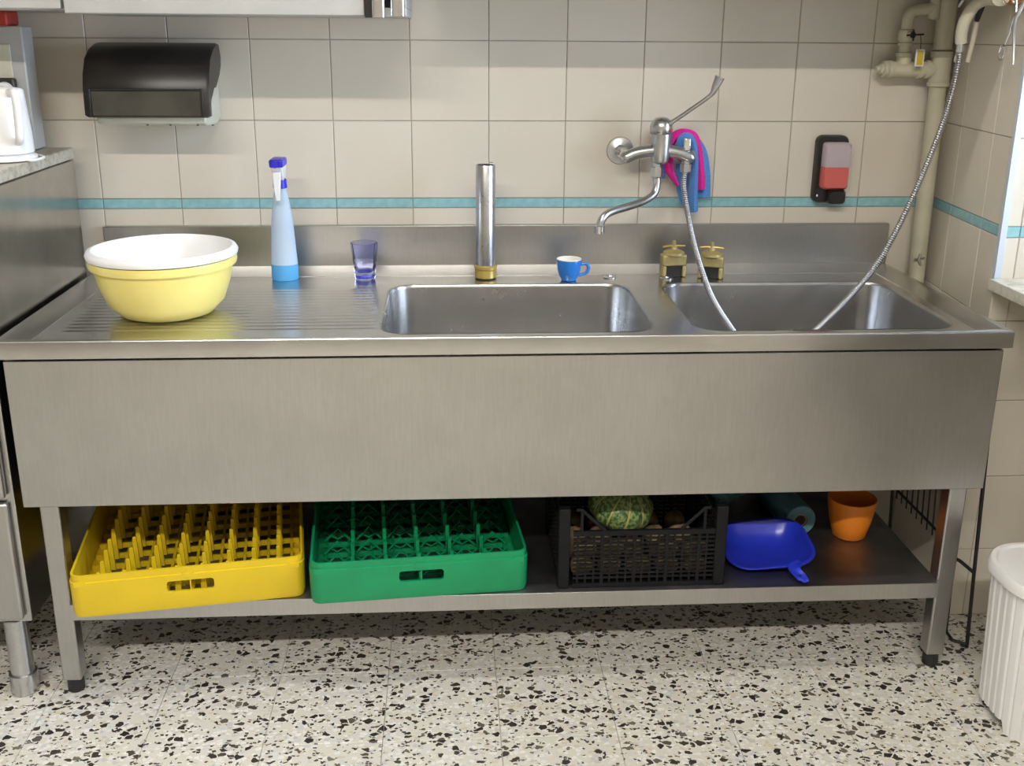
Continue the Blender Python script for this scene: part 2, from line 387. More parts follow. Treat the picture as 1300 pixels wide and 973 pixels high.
mb = MB(); mb.box(XL, -2.008, YB, 0, -.0024, -.0004); mb.box(-2.008, 1.492, YB, -1.877, -.0024, -.0004); mb.box(1.492, 1.8, YB, 0, -.0024, -.0004)
struct('floor_beyond', mb, M['terrazzo'])

# lamp housing
for lx, ly, hw, lab in ((-.5, -3.9, 1.35, 'long fluorescent ceiling lamp hanging behind the photographer'), (-.3, -1.15, .65, 'shorter fluorescent ceiling lamp hanging in front of the sink')):
    lamp = thing('ceiling_lamp', (lx, ly, 3.4), lab, 'lamp')
    MB().box(lx-hw, lx+hw, ly-.08, ly+.08, 3.215, 3.29).build('housing', M['white_plastic'], lamp, bevel=.01)
    for x in (-.45, .45): MB().cyl((lx+x, ly, 3.29), (lx+x, ly, 3.399), .01, 8).build('stem', M['white_plastic'], lamp)

# ------------------------------------------------------------------ sink unit
X0, X1, YF = -1.019, 1.085, -.705
ZT, ZD, ZR = .839, .832, .801
sink = thing('sink_unit', (0, -.35, 0), 'long stainless steel double sink with ribbed drainboard, apron and undershelf', 'sink')
def basin_open(cx, w): return rrect(w, .437, .062, 8, cx, -.4365)
BL, BR = (.0405, .589), (.7065, .575)
slab = MB().box(X0+.03, X1-.03, -.69, -.10, ZD-.012, ZD)
cuts = []
for cx, w_ in (BL, BR):
    c = MB(); r_ = basin_open(cx, w_); c.loft([[(x, y, ZD-.1) for x, y in r_], [(x, y, ZD+.1) for x, y in r_]]); cuts.append(c)
me = cut_mesh(slab, cuts); me.transform(base_of(sink).inverted()); link('deck', me, M['steel_deck'], sink, 30)
# raised rim: profile swept round the four sides (outer drop, flat lip, slope to the deck)
def rim_ring(inset, z):      # inset = (side, front, back)
    a, f, b = inset; return [(X0+a, YF+f, z), (X1-a, YF+f, z), (X1-a, -.02-b, z), (X0+a, -.02-b, z)]
rm = MB().loft([rim_ring((.012, .012, 0), ZR), rim_ring((0, 0, 0), ZR), rim_ring((0, 0, 0), ZT-.005), rim_ring((.0004, .0004, 0), ZT-.0031), rim_ring((.0015, .0015, 0), ZT-.0015), rim_ring((.0031, .0031, 0), ZT-.0004), rim_ring((.005, .005, 0), ZT), rim_ring((.016, .014, 0), ZT),
                rim_ring((.020, .017, .004), ZT-.001), rim_ring((.066, .034, .100), ZD+.001), rim_ring((.068, .036, .104), ZD-.006)], False, False)
rm.build('rim', M['steel_deck'], sink, smooth=38)
def basin(cx, w_):
    rings = []
    prof = [(-.002, ZD+.0006), (0, ZD+.0003), (.0018, ZD-.0018), (.003, ZD-.008), (.012, ZD-.19), (.020, ZD-.222), (.040, ZD-.238), (.075, ZD-.244)]
    for ins, z in prof:
        r_ = max(.062 - ins*.6, .03); rings.append([(x, y, z) for x, y in rrect(w_-2*ins, .437-2*ins, r_, 8, cx, -.4365)])
    rings.append([(cx + .045*math.cos(a), -.4365 + .045*math.sin(a), ZD-.249) for a in [math.atan2(y+.4365, x-cx) for x, y, z in rings[-1]]])
    b = MB().loft(rings, False, True).build('basin', M['steel_basin'], sink, smooth=50)
    mb = MB().lathe([(.040, 0), (.040, .004), (.033, .005), (.030, .001)], (cx, -.4365, ZD-.249), 24, None, True, True)
    mb.build('drain', M['chrome'], b)
basin(*BL); basin(*BR)
rib = MB(); R_ = []
for i in range(9):
    a = PI*i/8; R_.append((.0125*(1-i/4), .0022*(.5+.5*math.cos(PI*(i-4)/4))))
prof = lambda x, s: [(x, y*s, z*s) for y, z in R_]
rib.loft([prof(0, .15), prof(.02, 1), prof(.64, 1), prof(.66, .15)])
rme = rib.mesh('drain_rib')
for i in range(14):
    y = -.262 - .0265*i; o = link('drain_rib' , rme, M['steel_deck'], sink, 50); o.location = (-.942 + .0018*i, y + .35, ZD-.0003)
# backsplash
MB().box(X0+.017, X1+.003, -.0205, -.0015, ZT-.01, .9455).build('splashback', M['steel'], sink, bevel=.002)
# apron, ends, back panel with shade sheet
AX0, AX1, AY = -1.008, 1.0755, -.690
MB().box(AX0, AX1, AY, AY+.012, .469, .7925).build('apron', M['steel'], sink, bevel=.0015)
for x in (AX0, AX1-.012): MB().box(x, x+.012, AY+.0125, -.03, .469, ZR+.004).build('end_panel', M['steel'], sink)
MB().box(AX0, AX1, -.029, -.018, .21, ZR+.02).build('back_shade_panel', M['steel_shelf'], sink)  # carried down to the shelf as an added dark sheet for under-sink shade
for px in (168, 573, 776, 975): 
    q = P(px, 457 - .0117*px, Y=-.703); MB().ball((q.x, -.7005, ZR-.001), .004, .003, .003, 8, 6).build('screw', M['dark'], sink)
# legs, feet, shelf
def leg(x, y, base=0):
    l = MB().box(x-.0205, x+.0205, y-.0205, y+.0205, .035, .49).build('leg', M['steel'], sink, bevel=.004)
    MB().lathe([(.015, .0), (.018, .003), (.018, .045), (.012, .046)], (x, y, 0), 16, None, True, True).build('foot', M['black_rubber'], l)
lxl = P(59, 645, Y=-.688).x; lxr = P(1221, 620, Y=-.688).x
for x in (lxl, lxr):
    for y in (AY+.0335, -.075): leg(x, y)
MB().box(lxl+.021, lxr-.021, AY+.002, -.05, .214, .234).build('undershelf', M['steel_shelf'], sink, bevel=.001)
MB().box(lxl+.0208, lxr-.0208, AY, AY+.0018, .196, .2345).build('shelf_lip', M['steel'], sink, bevel=.0006)

# ------------------------------------------------------------------ things on the sink
ZS = ZD + .0005
# basins (washing-up bowls)
bc = Vector((P(212, 378, Y=-.475).x, -.475, ZS + .0025))
k_ = .885; sc = lambda pr: [(r*k_, z*k_) for r, z in pr]
yb = thing('washing_up_bowl', bc, 'pale yellow plastic washing-up bowl on the drainboard', 'bowl')
MB().lathe(sc([(.0,0),(.094,0),(.112,.006),(.140,.035),(.158,.085),(.166,.124),(.175,.126),(.177,.134),(.175,.146),(.170,.146),(.163,.126),(.155,.086),(.137,.038),(.110,.010),(0,.005)]), bc, 56).build('bowl', M['yellow_bowl'], yb, 50)
wb = thing('white_bowl', bc + Vector((0, 0, .011)), 'white plastic bowl nested inside the yellow washing-up bowl', 'bowl')
MB().lathe(sc([(.0,.0),(.09,0),(.108,.008),(.134,.038),(.150,.086),(.160,.134),(.179,.137),(.181,.145),(.176,.154),(.167,.156),(.158,.148),(.147,.088),(.131,.040),(.106,.012),(0,.004)]), bc + Vector((0, 0, .0108)), 56).build('bowl', M['white_plastic'], wb, 50)
# spray bottle
q = P(361, 357, Z=ZS); bp = Vector((q.x, q.y+.02, ZS))
sb = thing('spray_bottle', bp, 'frosted spray bottle with blue trigger head and blue liquid', 'bottle')
def bottle_r(z): return .0335 - .0095*max(0, min(1, (z-.035)/.16))
zs = [0, .004, .02, .04]
prof = [(.0, 0), (.031, 0), (.0335, .004)] + [(bottle_r(z), z) for z in (.02, .04)] 
body = MB().lathe([(.0335, .0405), (bottle_r(.07), .07), (bottle_r(.11), .11), (bottle_r(.15), .15), (.0215, .19), (.0175, .215), (.0145, .226), (.0145, .236)], bp, 28, Matrix.Diagonal((1,.8,1,1)), False, True).build('bottle_body', M['bottle'], sb, 50)
MB().lathe([(.031, 0), (.0335, .004), (.0335, .04), (.031, .0403)], bp, 28, Matrix.Diagonal((1,.8,1,1)), True, True).build('liquid', M['bottle_liquid'], sb, 50)
MB().lathe([(.016, .231), (.0175, .232), (.0165, .252), (.012, .256)], bp, 20, None, True, True).build('collar', M['lid_blue'], sb)
mb = MB(); R1 = lambda z, w, y0, y1: [(bp.x-w, bp.y+y0, bp.z+z), (bp.x+w, bp.y+y0, bp.z+z), (bp.x+w, bp.y+y1, bp.z+z), (bp.x-w, bp.y+y1, bp.z+z)]
mb.loft([R1(.25, .012, -.012, .014), R1(.27, .013, -.03, .022), R1(.286, .015, -.042, .026)]); hd = mb.build('spray_head', M['white_plastic'], sb, bevel=.003)
mb = MB(); mb.loft([R1(.2865, .016, -.046, .026), R1(.303, .0165, -.05, .022), R1(.305, .014, -.046, .018)]); mb.build('head_cap', M['lid_blue'], hd, bevel=.002)
mb = MB(); mb.loft([R1(.205, .005, -.046, -.04), R1(.235, .008, -.050, -.043), R1(.275, .010, -.045, -.034)]); mb.build('trigger', M['white_plastic'], sb, bevel=.002)
MB().cyl((bp.x, bp.y-.049, bp.z+.295), (bp.x, bp.y-.06, bp.z+.295), .008, 12).build('nozzle', M['lid_blue'], sb)
# tumbler
q = P(463, 357, Z=ZS); gp = Vector((q.x, q.y+.022, ZS))
gt = thing('drinking_glass', gp, 'small faceted blue tinted drinking glass beside the left basin', 'glass')
def facet(r, z, k=10): return [(gp.x + r*(1 - .05*(i % 2))*math.cos(PI*i/k), gp.y + r*(1 - .05*(i % 2))*math.sin(PI*i/k), gp.z+z) for i in range(2*k)]
prof = [(.024, 0), (.0255, .004), (.0275, .025), (.0268, .028), (.0305, .052), (.0298, .055), (.0335, .080), (.0345, .094), (.0325, .095), (.029, .06), (.0255, .028), (.021, .020)]
MB().loft([facet(r, z) for r, z in prof]).build('tumbler', M['glass_blue'], gt, 25)
MB().lathe([(.0195, .0045), (.0205, .008), (.019, .012)], gp, 20, None, True, True).build('thick_base', M['glass_base'], gt)
# overflow standpipe
q = P(617, 356, Z=ZS); op = Vector((q.x, q.y+.026, ZS))
st = thing('overflow_pipe', op, 'upright steel overflow pipe with brass foot standing on the sink ledge', 'pipe')
MB().lathe([(.022, .03), (.0245, .031), (.0245, .286), (.0235, .288), (.0205, .288), (.0205, .20)], op, 28, None, True, True).build('tube', M['satin'], st)
MB().lathe([(.0245, .002), (.028, .004), (.028, .022), (.026, .024), (.029, .026), (.029, .033), (.0255, .036), (.0252, .030)], op, 28, None, True, False).build('foot_ring', M['brass_y'], st)
MB().lathe([(.026, 0), (.0265, .0045), (.020, .005)], op, 24, None, True, True).build('gasket', M['black_rubber'], st)
MB().box(op.x+.008, op.x+.019, op.y-.012, op.y+.010, op.z+.2885, op.z+.294).build('tab', M['satin'], st, bevel=.0015)
# cup
q = P(723, 358, Z=ZS); cp = Vector((q.x, q.y+.02, ZS))
cu = thing('espresso_cup', cp, 'small bright blue cup with white inside on the sink ledge', 'cup')
MB().lathe([(.015, 0), (.019, .001), (.0195, .004), (.024, .010), (.029, .026), (.0315, .048), (.0318, .0545)], cp, 32, None, True, False).build('cup_body', M['blue_cup'], cu, 50)
MB().lathe([(.0318, .0545), (.0310, .056), (.0295, .055), (.027, .026), (.021, .010), (.0, .007)], cp, 32).build('cup_lining', M['white_glaze'], cu, 50)
h = spline([cp + Vector(v) for v in ((.029, -.004, .041), (.043, -.006, .043), (.049, -.007, .033), (.043, -.006, .020), (.025, -.004, .013))], 6)
MB().tube(h, .0042, 10).build('handle', M['blue_cup'], cu, 50)
# ledge plugs
for px, py, lab in ((774, 352, 'flat chrome hole cover on the ledge behind the left basin'), (846, 353.5, 'flat chrome hole cover in front of the left brass fitting')):
    q = P(px, py, Z=ZS); pc = thing('hole_cover', q, lab, 'cover')
    MB().lathe([(.017, 0), (.017, .002), (.012, .0035), (.007, .003), (.006, .0055), (.002, .0058)], q, 24, None, True, True).build('disc', M['satin'], pc)
# brass wing fittings
def fitting(px, py, lab, rz):
    q = P(px, py, Z=ZS); q.y += .004; q.z = ZS
    t = thing('brass_fitting', q, lab, 'fitting', 'brass wing fittings behind the right basin', rz)
    mb = MB()
    for s in (-1, 1): mb.box(s*.0265 - .0055, s*.0265 + .0055, -.017, .017, 0, .030)
    mb.box(-.032, .032, -.017, .017, .0295, .058); mb.build('body', M['brass'], t, bevel=.004, local=True)
    MB().lathe([(.028, .0575), (.027, .064), (.018, .069), (.009, .071), (.008, .078), (.0045, .080), (.0045, .092), (.002, .094)], (0,0,0), 20, None, True, True).build('dome', M['brass'], t, local=True)
    mb = MB().tube([(-.030, -.002, .078), (-.012, 0, .0795), (.012, 0, .0795), (.030, .002, .078)], [.0022, .003, .003, .0022], 8); mb.build('wing', M['brass_y'], t, local=True)
    MB().box(-.0205, .0205, -.012, .014, .0005, .029).build('rubber_block', M['black_rubber'], t, local=True)
fitting(854, 351, 'tarnished brass wing fitting left of the hanging hose', .1)
fitting(902, 353, 'tarnished brass wing fitting right of the hanging hose', -.35)

# ------------------------------------------------------------------ mixer tap
TY = -.085
tap = thing('mixer_tap', P(838, 195, Y=TY), 'wall mounted mixer tap with long lever and bent swivel spout', 'tap')
for px in (787, 874):
    q = P(px, 191, Y=0)
    MB().lathe([(.036, 0), (.036, .003), (.034, .006), (.018, .009), (.0145, .011), (.0135, .03)], (q.x, -.0005, q.z), 32, Matrix.Rotation(PI/2, 4, 'X'), True, True).build('rosette', M['satin'], tap, 40)
    a = P(793 if px < 800 else 872, 197, Y=TY)
    MB().tube(spline([(q.x, -.028, q.z), (q.x+(.004 if px < 800 else -.003), -.05, a.z+.003), (a.x, TY, a.z)], 5), .0135, 14).build('union', M['satin'], tap)
body = [P(x, y, Y=TY) for x, y in ((791, 203), (797, 199), (812, 193.5), (838, 191), (862, 194), (874, 199), (879.5, 203))]
MB().tube(spline(body, 5), [.012 + .004*min(1, i/4, (30-i)/4) for i in range(31)], 16).build('body', M['satin'], tap, 50)
c = P(838, 205, Y=TY); zt_ = P(838, 170, Y=TY).z - c.z
MB().lathe([(.014, -.006), (.022, 0), (.0255, .02), (.0265, zt_)], c, 28, None, True, True).build('cartridge', M['satin'], tap, 40)
cz = c.z + zt_
MB().lathe([(.0265, .0005), (.0285, .003), (.0285, .020), (.025, .032), (.016, .040), (.002, .043)], (c.x-.001, TY, cz), 28, None, True, True).build('cap', M['satin'], tap, 40)
lv = [P(845, 160, Y=TY-.012), P(852, 156, Y=TY-.02), P(880, 137, Y=TY-.045), P(902, 121, Y=TY-.06), P(908, 111, Y=TY-.062), P(914, 98, Y=TY-.062)]
lev = MB().tube(spline(lv, 6), [.0065]*7 + [.0052]*12 + [.006 + .0006*i for i in range(12)], 12).build('lever', M['satin'], tap, 50)
q = P(852, 166, Y=TY-.027); MB().ball((q.x-.002, q.y+.003, q.z), .003, .002, .005, 8, 6).build('red_mark', M['red_plastic'], tap)
s0 = P(834.5, 206, Y=TY)
MB().lathe([(.0115, .0), (.0115, -.012), (.0155, -.013), (.0155, -.036), (.012, -.040)], (s0.x, TY, s0.z), 6, None, True, True).build('spout_nut', M['satin'], tap, 25)
sp = [(s0.x, TY, s0.z-.03), P(833.5, 236, Y=TY-.002), P(829, 248, Y=TY-.01), P(815, 256.5, Y=TY-.035), P(792, 264, Y=TY-.08), P(776, 269, Y=TY-.11), P(766, 276, Y=TY-.128), P(761.5, 287, Y=TY-.132), P(761, 291, Y=TY-.132)]
MB().tube(spline(sp, 6), .0098, 14).build('spout', M['satin'], tap, 50)
e = P(761, 288, Y=TY-.132)
MB().lathe([(.0108, .004), (.0132, .002), (.0132, -.016), (.0105, -.0165)], e, 20, None, True, True).build('aerator', M['chrome'], tap)
d0 = P(871, 201, Y=TY)
MB().lathe([(.011, .0), (.011, -.014), (.0145, -.015), (.0145, -.034), (.010, -.036)], d0, 6, None, True, True).build('hose_nut', M['satin'], tap, 25)
dv = P(871.5, 190, Y=TY-.002)
MB().box(dv.x-.009, dv.x+.009, dv.y-.010, dv.y+.008, dv.z-.004, dv.z+.030).build('diverter', M['chrome'], tap, bevel=.003)

# hand spray: one metal hose from the tap down into the right basin, along its floor and up to the handset
hs = thing('hand_spray', P(1225, 60, Y=-.16), 'ivory hand spray on a corrugated metal hose looped through the right basin', 'spray')
BF = ZD - .244 + .010
hp = [d0 + Vector((0, 0, -.03)), P(868, 236, Y=TY-.01), P(874, 275, Y=TY-.05), P(884, 320, Y=TY-.12), P(903, 375, Y=-.30), P(930, 419, Y=-.39), P(952, 446, Y=-.44),
      Vector((.655, -.50, BF+.004)), Vector((.73, -.535, BF)), Vector((.79, -.52, BF+.004)), P(1003, 446, Y=-.46), P(1036, 419, Y=-.42), P(1080, 375, Y=-.36), P(1118, 328, Y=-.31), P(1155, 258, Y=-.275), P(1190, 175, Y=-.265), P(1208, 120, Y=-.26), P(1217, 80, Y=-.26), P(1219, 62, Y=-.26)]
path = spline(hp, 14)
L = [0]
for a, b in zip(path, path[1:]): L.append(L[-1] + (b-a).length)
fine = []; step = .0019; s_ = 0; k = 0
while s_ < L[-1]:
    while L[k+1] < s_: k += 1
    t = (s_ - L[k]) / max(L[k+1]-L[k], 1e-9); fine.append(path[k].lerp(path[k+1], t)); s_ += step
MB().tube(fine, [.0078 if (i % 3) else .0054 for i in range(len(fine))], 10).build('hose', M['hose'], hs, 60)
q0 = P(1218.5, 66, Y=-.26); q1 = P(1220, 52, Y=-.26)
MB().cyl(q0, q1, .0098, 12).build('connector', M['chrome'], hs)
hd = [P(1220, 55, Y=-.26), P(1221, 40, Y=-.263), P(1226, 24, Y=-.27), P(1236, 9, Y=-.28), P(1248, 1, Y=-.29), P(1260, -2, Y=-.325), P(1271, -4, Y=-.372)]
MB().tube(spline(hd, 6), [.0135]*6 + [.0140]*12 + [.0132]*8 + [.0125 + .0008*i for i in range(11)], 14).build('handset', M['cream_plastic'], hs, 50)
tg = [P(1240, 28, Y=-.245), P(1235, 52, Y=-.24), P(1228, 79, Y=-.24)]
MB().tube(tg, [.0065, .006, .005], 8).build('trigger', M['cream_plastic'], hs)
MB().tube([P(1246, 8, Y=-.265), P(1240, 26, Y=-.246)], [.008, .006], 8).build('trigger_joint', M['black_rubber'], hs)
MB().tube([P(1217, 66, Y=-.245), P(1213, 79, Y=-.245)], [.006, .005], 8).build('trigger', M['cream_plastic'], hs)
MB().tube([P(1228, -8, Y=-.25), P(1217, 9, Y=-.25)], [.004, .003], 8).build('hook_clip', M['white_plastic'], hs)

# cloths draped over the tap behind the hose outlet
def drape(name, pts, wv, th, mt, label, sub=8, cat='cloth'):
    sp_ = spline([P(*p[:2], Y=p[2]) for p in pts], sub); rows = []
    for i, c_ in enumerate(sp_):
        t = sp_[min(i+1, len(sp_)-1)] - sp_[max(i-1, 0)]; t.normalize()
        sd = Vector((t.z, 0, -t.x)); sd = sd.normalized() if sd.length > .1 else Vector((1, 0, 0))
        u = i/(len(sp_)-1); ww = wv[0]*(1-u)+wv[1]*u
        rows.append([c_ + Vector((0, -1, 0))*(j*ww) + sd*(.0025*math.sin(j*5 + i*.35)) for j in (-.5, -.3, -.1, .1, .3, .5)])
    return tag(MB().ribbon(rows, th).build(name, mt, None, 60), label, cat)
def sheet(mb, pts, w0, w1, th, sub=7):
    """a hanging fold: centre line in the picture, width across it"""
    sp_ = spline([P(*p[:2], Y=p[2]) for p in pts], sub); rows = []; n = len(sp_)
    for i, c_ in enumerate(sp_):
        t = (sp_[min(i+1, n-1)] - sp_[max(i-1, 0)]).normalized(); sd = Vector((t.z, 0, -t.x)).normalized(); u = i/(n-1); ww = w0*(1-u)+w1*u
        rows.append([c_ + sd*(j*ww) + Vector((0, -1, 0))*(.010*(1-4*j*j) + .003*math.sin(9*j + 2*i/n)) for j in (-.5, -.36, -.18, 0, .18, .36, .5)])
    mb.ribbon(rows, th)
pk = thing('cleaning_cloth', P(862, 170, Y=-.045), 'bright pink microfibre cloth hung over the tap body', 'cloth')
mb = MB(); sheet(mb, [(848, 200, -.044), (849, 184, -.044), (857, 173, -.043), (868, 169.5, -.042), (880, 174, -.041), (885, 190, -.040), (888, 215, -.040), (889.5, 240, -.040)], .026, .022, .004); mb.build('draped_fold', M['pink_cloth'], pk, 70)
mb = MB(); sheet(mb, [(848, 198, -.044), (849, 214, -.046), (855, 226, -.048), (860, 235, -.048)], .026, .006, .004); mb.build('hanging_corner', M['pink_cloth'], pk, 70)
bk = thing('cleaning_cloth', P(880, 180, Y=-.03), 'light blue microfibre cloth hanging beside the pink one on the tap', 'cloth')
mb = MB(); sheet(mb, [(862, 190, -.056), (864, 177, -.056), (872, 173, -.056), (879, 182, -.055), (881, 205, -.054), (880, 240, -.053), (880, 269, -.053)], .016, .021, .005); mb.build('front_fold', M['blue_cloth'], bk, 70)
mb = MB(); sheet(mb, [(884, 180, -.026), (891, 195, -.024), (894, 220, -.022), (893, 250, -.022)], .020, .034, .005); mb.build('side_fold', M['blue_cloth'], bk, 70)
mb = MB(); sheet(mb, [(866, 208, -.026), (866, 230, -.024), (868, 250, -.022), (878, 268, -.022)], .03, .02, .005); mb.build('rear_fold', M['blue_cloth'], bk, 70)
mb = MB(); sheet(mb, [(843, 207, -.03), (842, 216, -.03), (841, 226, -.03)], .014, .008, .005); mb.build('small_fold', M['blue_cloth'], bk, 70)

# ------------------------------------------------------------------ wall fittings
# soap dispenser
q = P(1049, 256, Y=0); q.x -= .004; sd_ = thing('soap_dispenser', (q.x, 0, q.z), 'wall soap dispenser with black shell and half full red soap tank', 'soap dispenser')
ztop = P(1051, 171, Y=0).z - q.z
ring = lambda w, z0, z1, y, r, cx=0: [(q.x + cx + x, y, q.z + (z0+z1)/2 + z) for x, z in rrect(w, z1-z0, r, 5)]
MB().loft([ring(.084, 0, ztop, -.0005, .018), ring(.084, 0, ztop, -.022, .018), ring(.078, .003, ztop-.003, -.028, .016)]).build('back_shell', M['smoke'], sd_, 40)
def face(w, z0, z1, y, cx, top):      # rounded only at the top or only at the bottom, so tank and soap read as one vessel
    h = w/2; r = .010; e = []
    if top: e = [(-h, z0), (h, z0)] + [(h-r+r*math.cos(a), z1-r+r*math.sin(a)) for a in (0, .4, .8, 1.2, PI/2)] + [(-h+r+r*math.cos(a), z1-r+r*math.sin(a)) for a in (PI/2, 2, 2.4, 2.8, PI)]
    else: e = [(h, z1), (-h, z1)] + [(-h+r+r*math.cos(a), z0+r+r*math.sin(a)) for a in (PI, 3.5, 3.9, 4.3, 1.5*PI)] + [(h-r+r*math.cos(a), z0+r+r*math.sin(a)) for a in (1.5*PI, 5.1, 5.5, 5.9, 2*PI)]
    return [(q.x + cx + x, y, q.z + z) for x, z in e]
MB().loft([face(.070, .0985, ztop-.016, -.0285, .0045, True), face(.070, .0985, ztop-.016, -.050, .0045, True), face(.063, .0985, ztop-.022, -.057, .0045, True)]).build('tank', M['soap_clear'], sd_, 40)
MB().loft([face(.070, .040, .098, -.0285, .0035, False), face(.070, .040, .098, -.050, .0035, False), face(.063, .045, .098, -.057, .0035, False)]).build('soap', M['soap_red'], sd_, 40)
MB().loft([ring(.046, .001, .0385, -.0285, .008, .013), ring(.046, .001, .0385, -.050, .010, .013), ring(.040, .006, .034, -.056, .008, .013)]).build('push_button', M['smoke'], sd_, 40)
MB().box(q.x-.036, q.x-.032, -.0300, -.0285, q.z+.018, q.z+.024).build('lock', M['chrome'], sd_)

# paper towel dispenser
pt = thing('towel_dispenser', (-.82, 0, 1.21), 'smoked brown paper towel dispenser with pale case on the tiled wall', 'towel dispenser')
DX0, DX1 = -.955, -.664
zb_, zt2 = 1.238, 1.402
prof = [(-.055, 1.405), (-.085, 1.404), (-.125, 1.394), (-.165, 1.372), (-.190, 1.335), (-.200, 1.300), (-.203, 1.238), (-.193, 1.236), (-.188, 1.30), (-.17, 1.30), (-.12, 1.302), (-.07, 1.33), (-.045, 1.352), (-.040, 1.375)]
mb = MB(); mb.loft([[(x, y*s + -.10*(1-s), (z-1.32)*s + 1.32) for y, z in prof] for x, s in ((DX0, .95), (DX0+.008, 1), (DX1-.008, 1), (DX1, .95))])
mb.build('cover', M['smoke'], pt, 40)
mb = MB()
for x in (DX0+.0085, DX1-.0175):
    mb.loft([[(x_, y, z) for y, z in ((-.188, 1.3005), (-.186, 1.238), (-.165, 1.245), (-.14, 1.275), (-.10, 1.3005))] for x_ in (x, x+.009)])
mb.build('side_wing', M['smoke'], pt, 40)
MB().box(DX0+.020, DX1-.020, -.2055, -.2035, 1.241, 1.298).build('window', M['smoke_win'], pt, bevel=.001)
mb = MB()
for a in ((DX0+.014, DX0+.0195, 1.2385, 1.3035), (DX1-.0195, DX1-.014, 1.2385, 1.3035), (DX0+.02, DX1-.02, 1.2985, 1.3035)): mb.box(a[0], a[1], -.2085, -.2032, a[2], a[3])
mb.build('window_frame', M['smoke'], pt, bevel=.001)
prof = [(-.0005, 1.375), (-.035, 1.375), (-.043, 1.345), (-.068, 1.322), (-.115, 1.296), (-.138, 1.27), (-.16, 1.243), (-.178, 1.236), (-.176, 1.222), (-.15, 1.214), (-.04, 1.210), (-.0005, 1.225)]
mb = MB(); mb.loft([[(x, y, z) for y, z in prof] for x in (DX0+.019, DX1-.0185)]); mb.build('case', M['case'], pt, 40, bevel=.004)
for px in (187, 216, 270 , 251):
    q = P(px, 157.5, Y=-.165); MB().ball((q.x, -.164, 1.2165), .003, .003, .0015, 8, 6).build('rivet', M['smoke_win'], pt)

# wall cabinets
def cabinet(name, x0, x1, z0, label, handles):
    t = thing(name, ((x0+x1)/2, -.2, z0), label, 'cabinet')
    mb = MB(); mb.box(x0, x1, -.378, -.0015, z0, z0+.018); mb.box(x0, x0+.018, -.378, -.0015, z0+.0185, z0+.70); mb.box(x1-.018, x1, -.378, -.0015, z0+.0185, z0+.70)
    mb.box(x0, x1, -.378, -.0015, z0+.7005, z0+.72); mb.box(x0+.0185, x1-.0185, -.012, -.0015, z0+.0185, z0+.70); mb.build('body', M['cabinet'], t, bevel=.0015)
    return t
c0 = cabinet('wall_cabinet', -1.80, -.912, 1.474, 'pale wall cabinet in the top left corner of the picture', 0)
for x in ((-1.798, -1.357), (-1.355, -.914)): MB().box(x[0], x[1], -.398, -.379, 1.476, 2.19).build('door', M['cabinet'], c0, bevel=.002)
c1 = cabinet('wall_cabinet', -.909, -.193, 1.466, 'pale wall cabinet with chrome edge handles above the towel dispenser', 1)
d1 = MB().box(-.907, -.281, -.400, -.379, 1.467, 2.18).build('door', M['cabinet'], c1, bevel=.002)
mb = MB(); mb.box(-.280, -.266, -.404, -.379, 1.463, 2.18); mb.build('edge_strip', M['smoke'], d1)
mb = MB().loft([[(x, y, z) for x, y in rrect(.028, .03, .006, 4, -.2515, -.396)] for z in (1.464, 2.18)]); mb.build('handle', M['chrome'], c1, 40)
mb = MB().loft([[(x, y, z) for x, y in rrect(.030, .026, .006, 4, -.2105, -.393)] for z in (1.467, 2.18)]); mb.build('handle', M['chrome'], c1, 40)
c2 = cabinet('wall_cabinet', -.135, 1.13, 1.535, 'pale wall cabinet above the tap, just past the top edge of the picture', 0)
for x in ((-.133, .497), (.499, 1.128)): MB().box(x[0], x[1], -.398, -.379, 1.537, 2.25).build('door', M['cabinet'], c2, bevel=.002)

# pipes
PY = -.045
pp = thing('water_pipe', (1.16, PY, .80), 'cream painted water pipe with tee branch and stop valve in the corner', 'pipe')
def pv(x, y): return P(x, y, Y=PY)
xp = 1.163
MB().cyl((xp+.006, PY, .62), (xp, PY, 1.335), .0215, 20).build('riser', M['pipe_paint'], pp, 40)
MB().cyl((xp, PY, 1.40), (xp-.004, PY, 2.2), .0235, 20).build('riser', M['pipe_paint'], pp, 40)
zt3 = pv(1190, 88).z
MB().lathe([(.0255, -.044), (.0285, -.042), (.0285, -.034), (.0265, -.032), (.0265, .030), (.0285, .032), (.0285, .044), (.024, .046)], (xp, PY, zt3), 24, None, True, True).build('tee', M['pipe_paint'], pp, 40)
xe = pv(1112, 88).x
rot = Matrix.Rotation(-PI/2, 4, 'Y')
L_ = xp - xe
MB().lathe([(.020, .0), (.020, .030), (.0235, .031), (.0235, .040), (.020, .041), (.020, .048), (.0235, .050), (.0235, .058), (.0195, .060), (.0195, L_-.042), (.0225, L_-.040), (.0225, L_-.030), (.018, L_-.028), (.021, L_-.026), (.021, L_-.018), (.014, L_-.016), (.014, L_-.010), (.008, L_-.008), (.008, L_)], (xp, PY, zt3), 20, rot, True, True).build('branch', M['pipe_paint'], pp, 40)
vx = pv(1149, 60).x
MB().lathe([(.0185, .012), (.0185, .030), (.0215, .031), (.0215, .040), (.016, .042), (.016, .056), (.019, .057), (.019, .064), (.015, .066), (.020, .072), (.020, .096), (.015, .099), (.015, .112)], (vx, PY, zt3), 20, None, True, True).build('valve_body', M['pipe_paint'], pp, 40)
MB().cyl((vx, PY-.015, zt3+.084), (vx+.002, PY-.036, zt3+.084), .009, 12).build('valve_stem', M['pipe_paint'], pp, 40)
vh = MB().cyl((vx-.001, PY-.0365, zt3+.084), (vx+.001, PY-.041, zt3+.084), .008, 10)
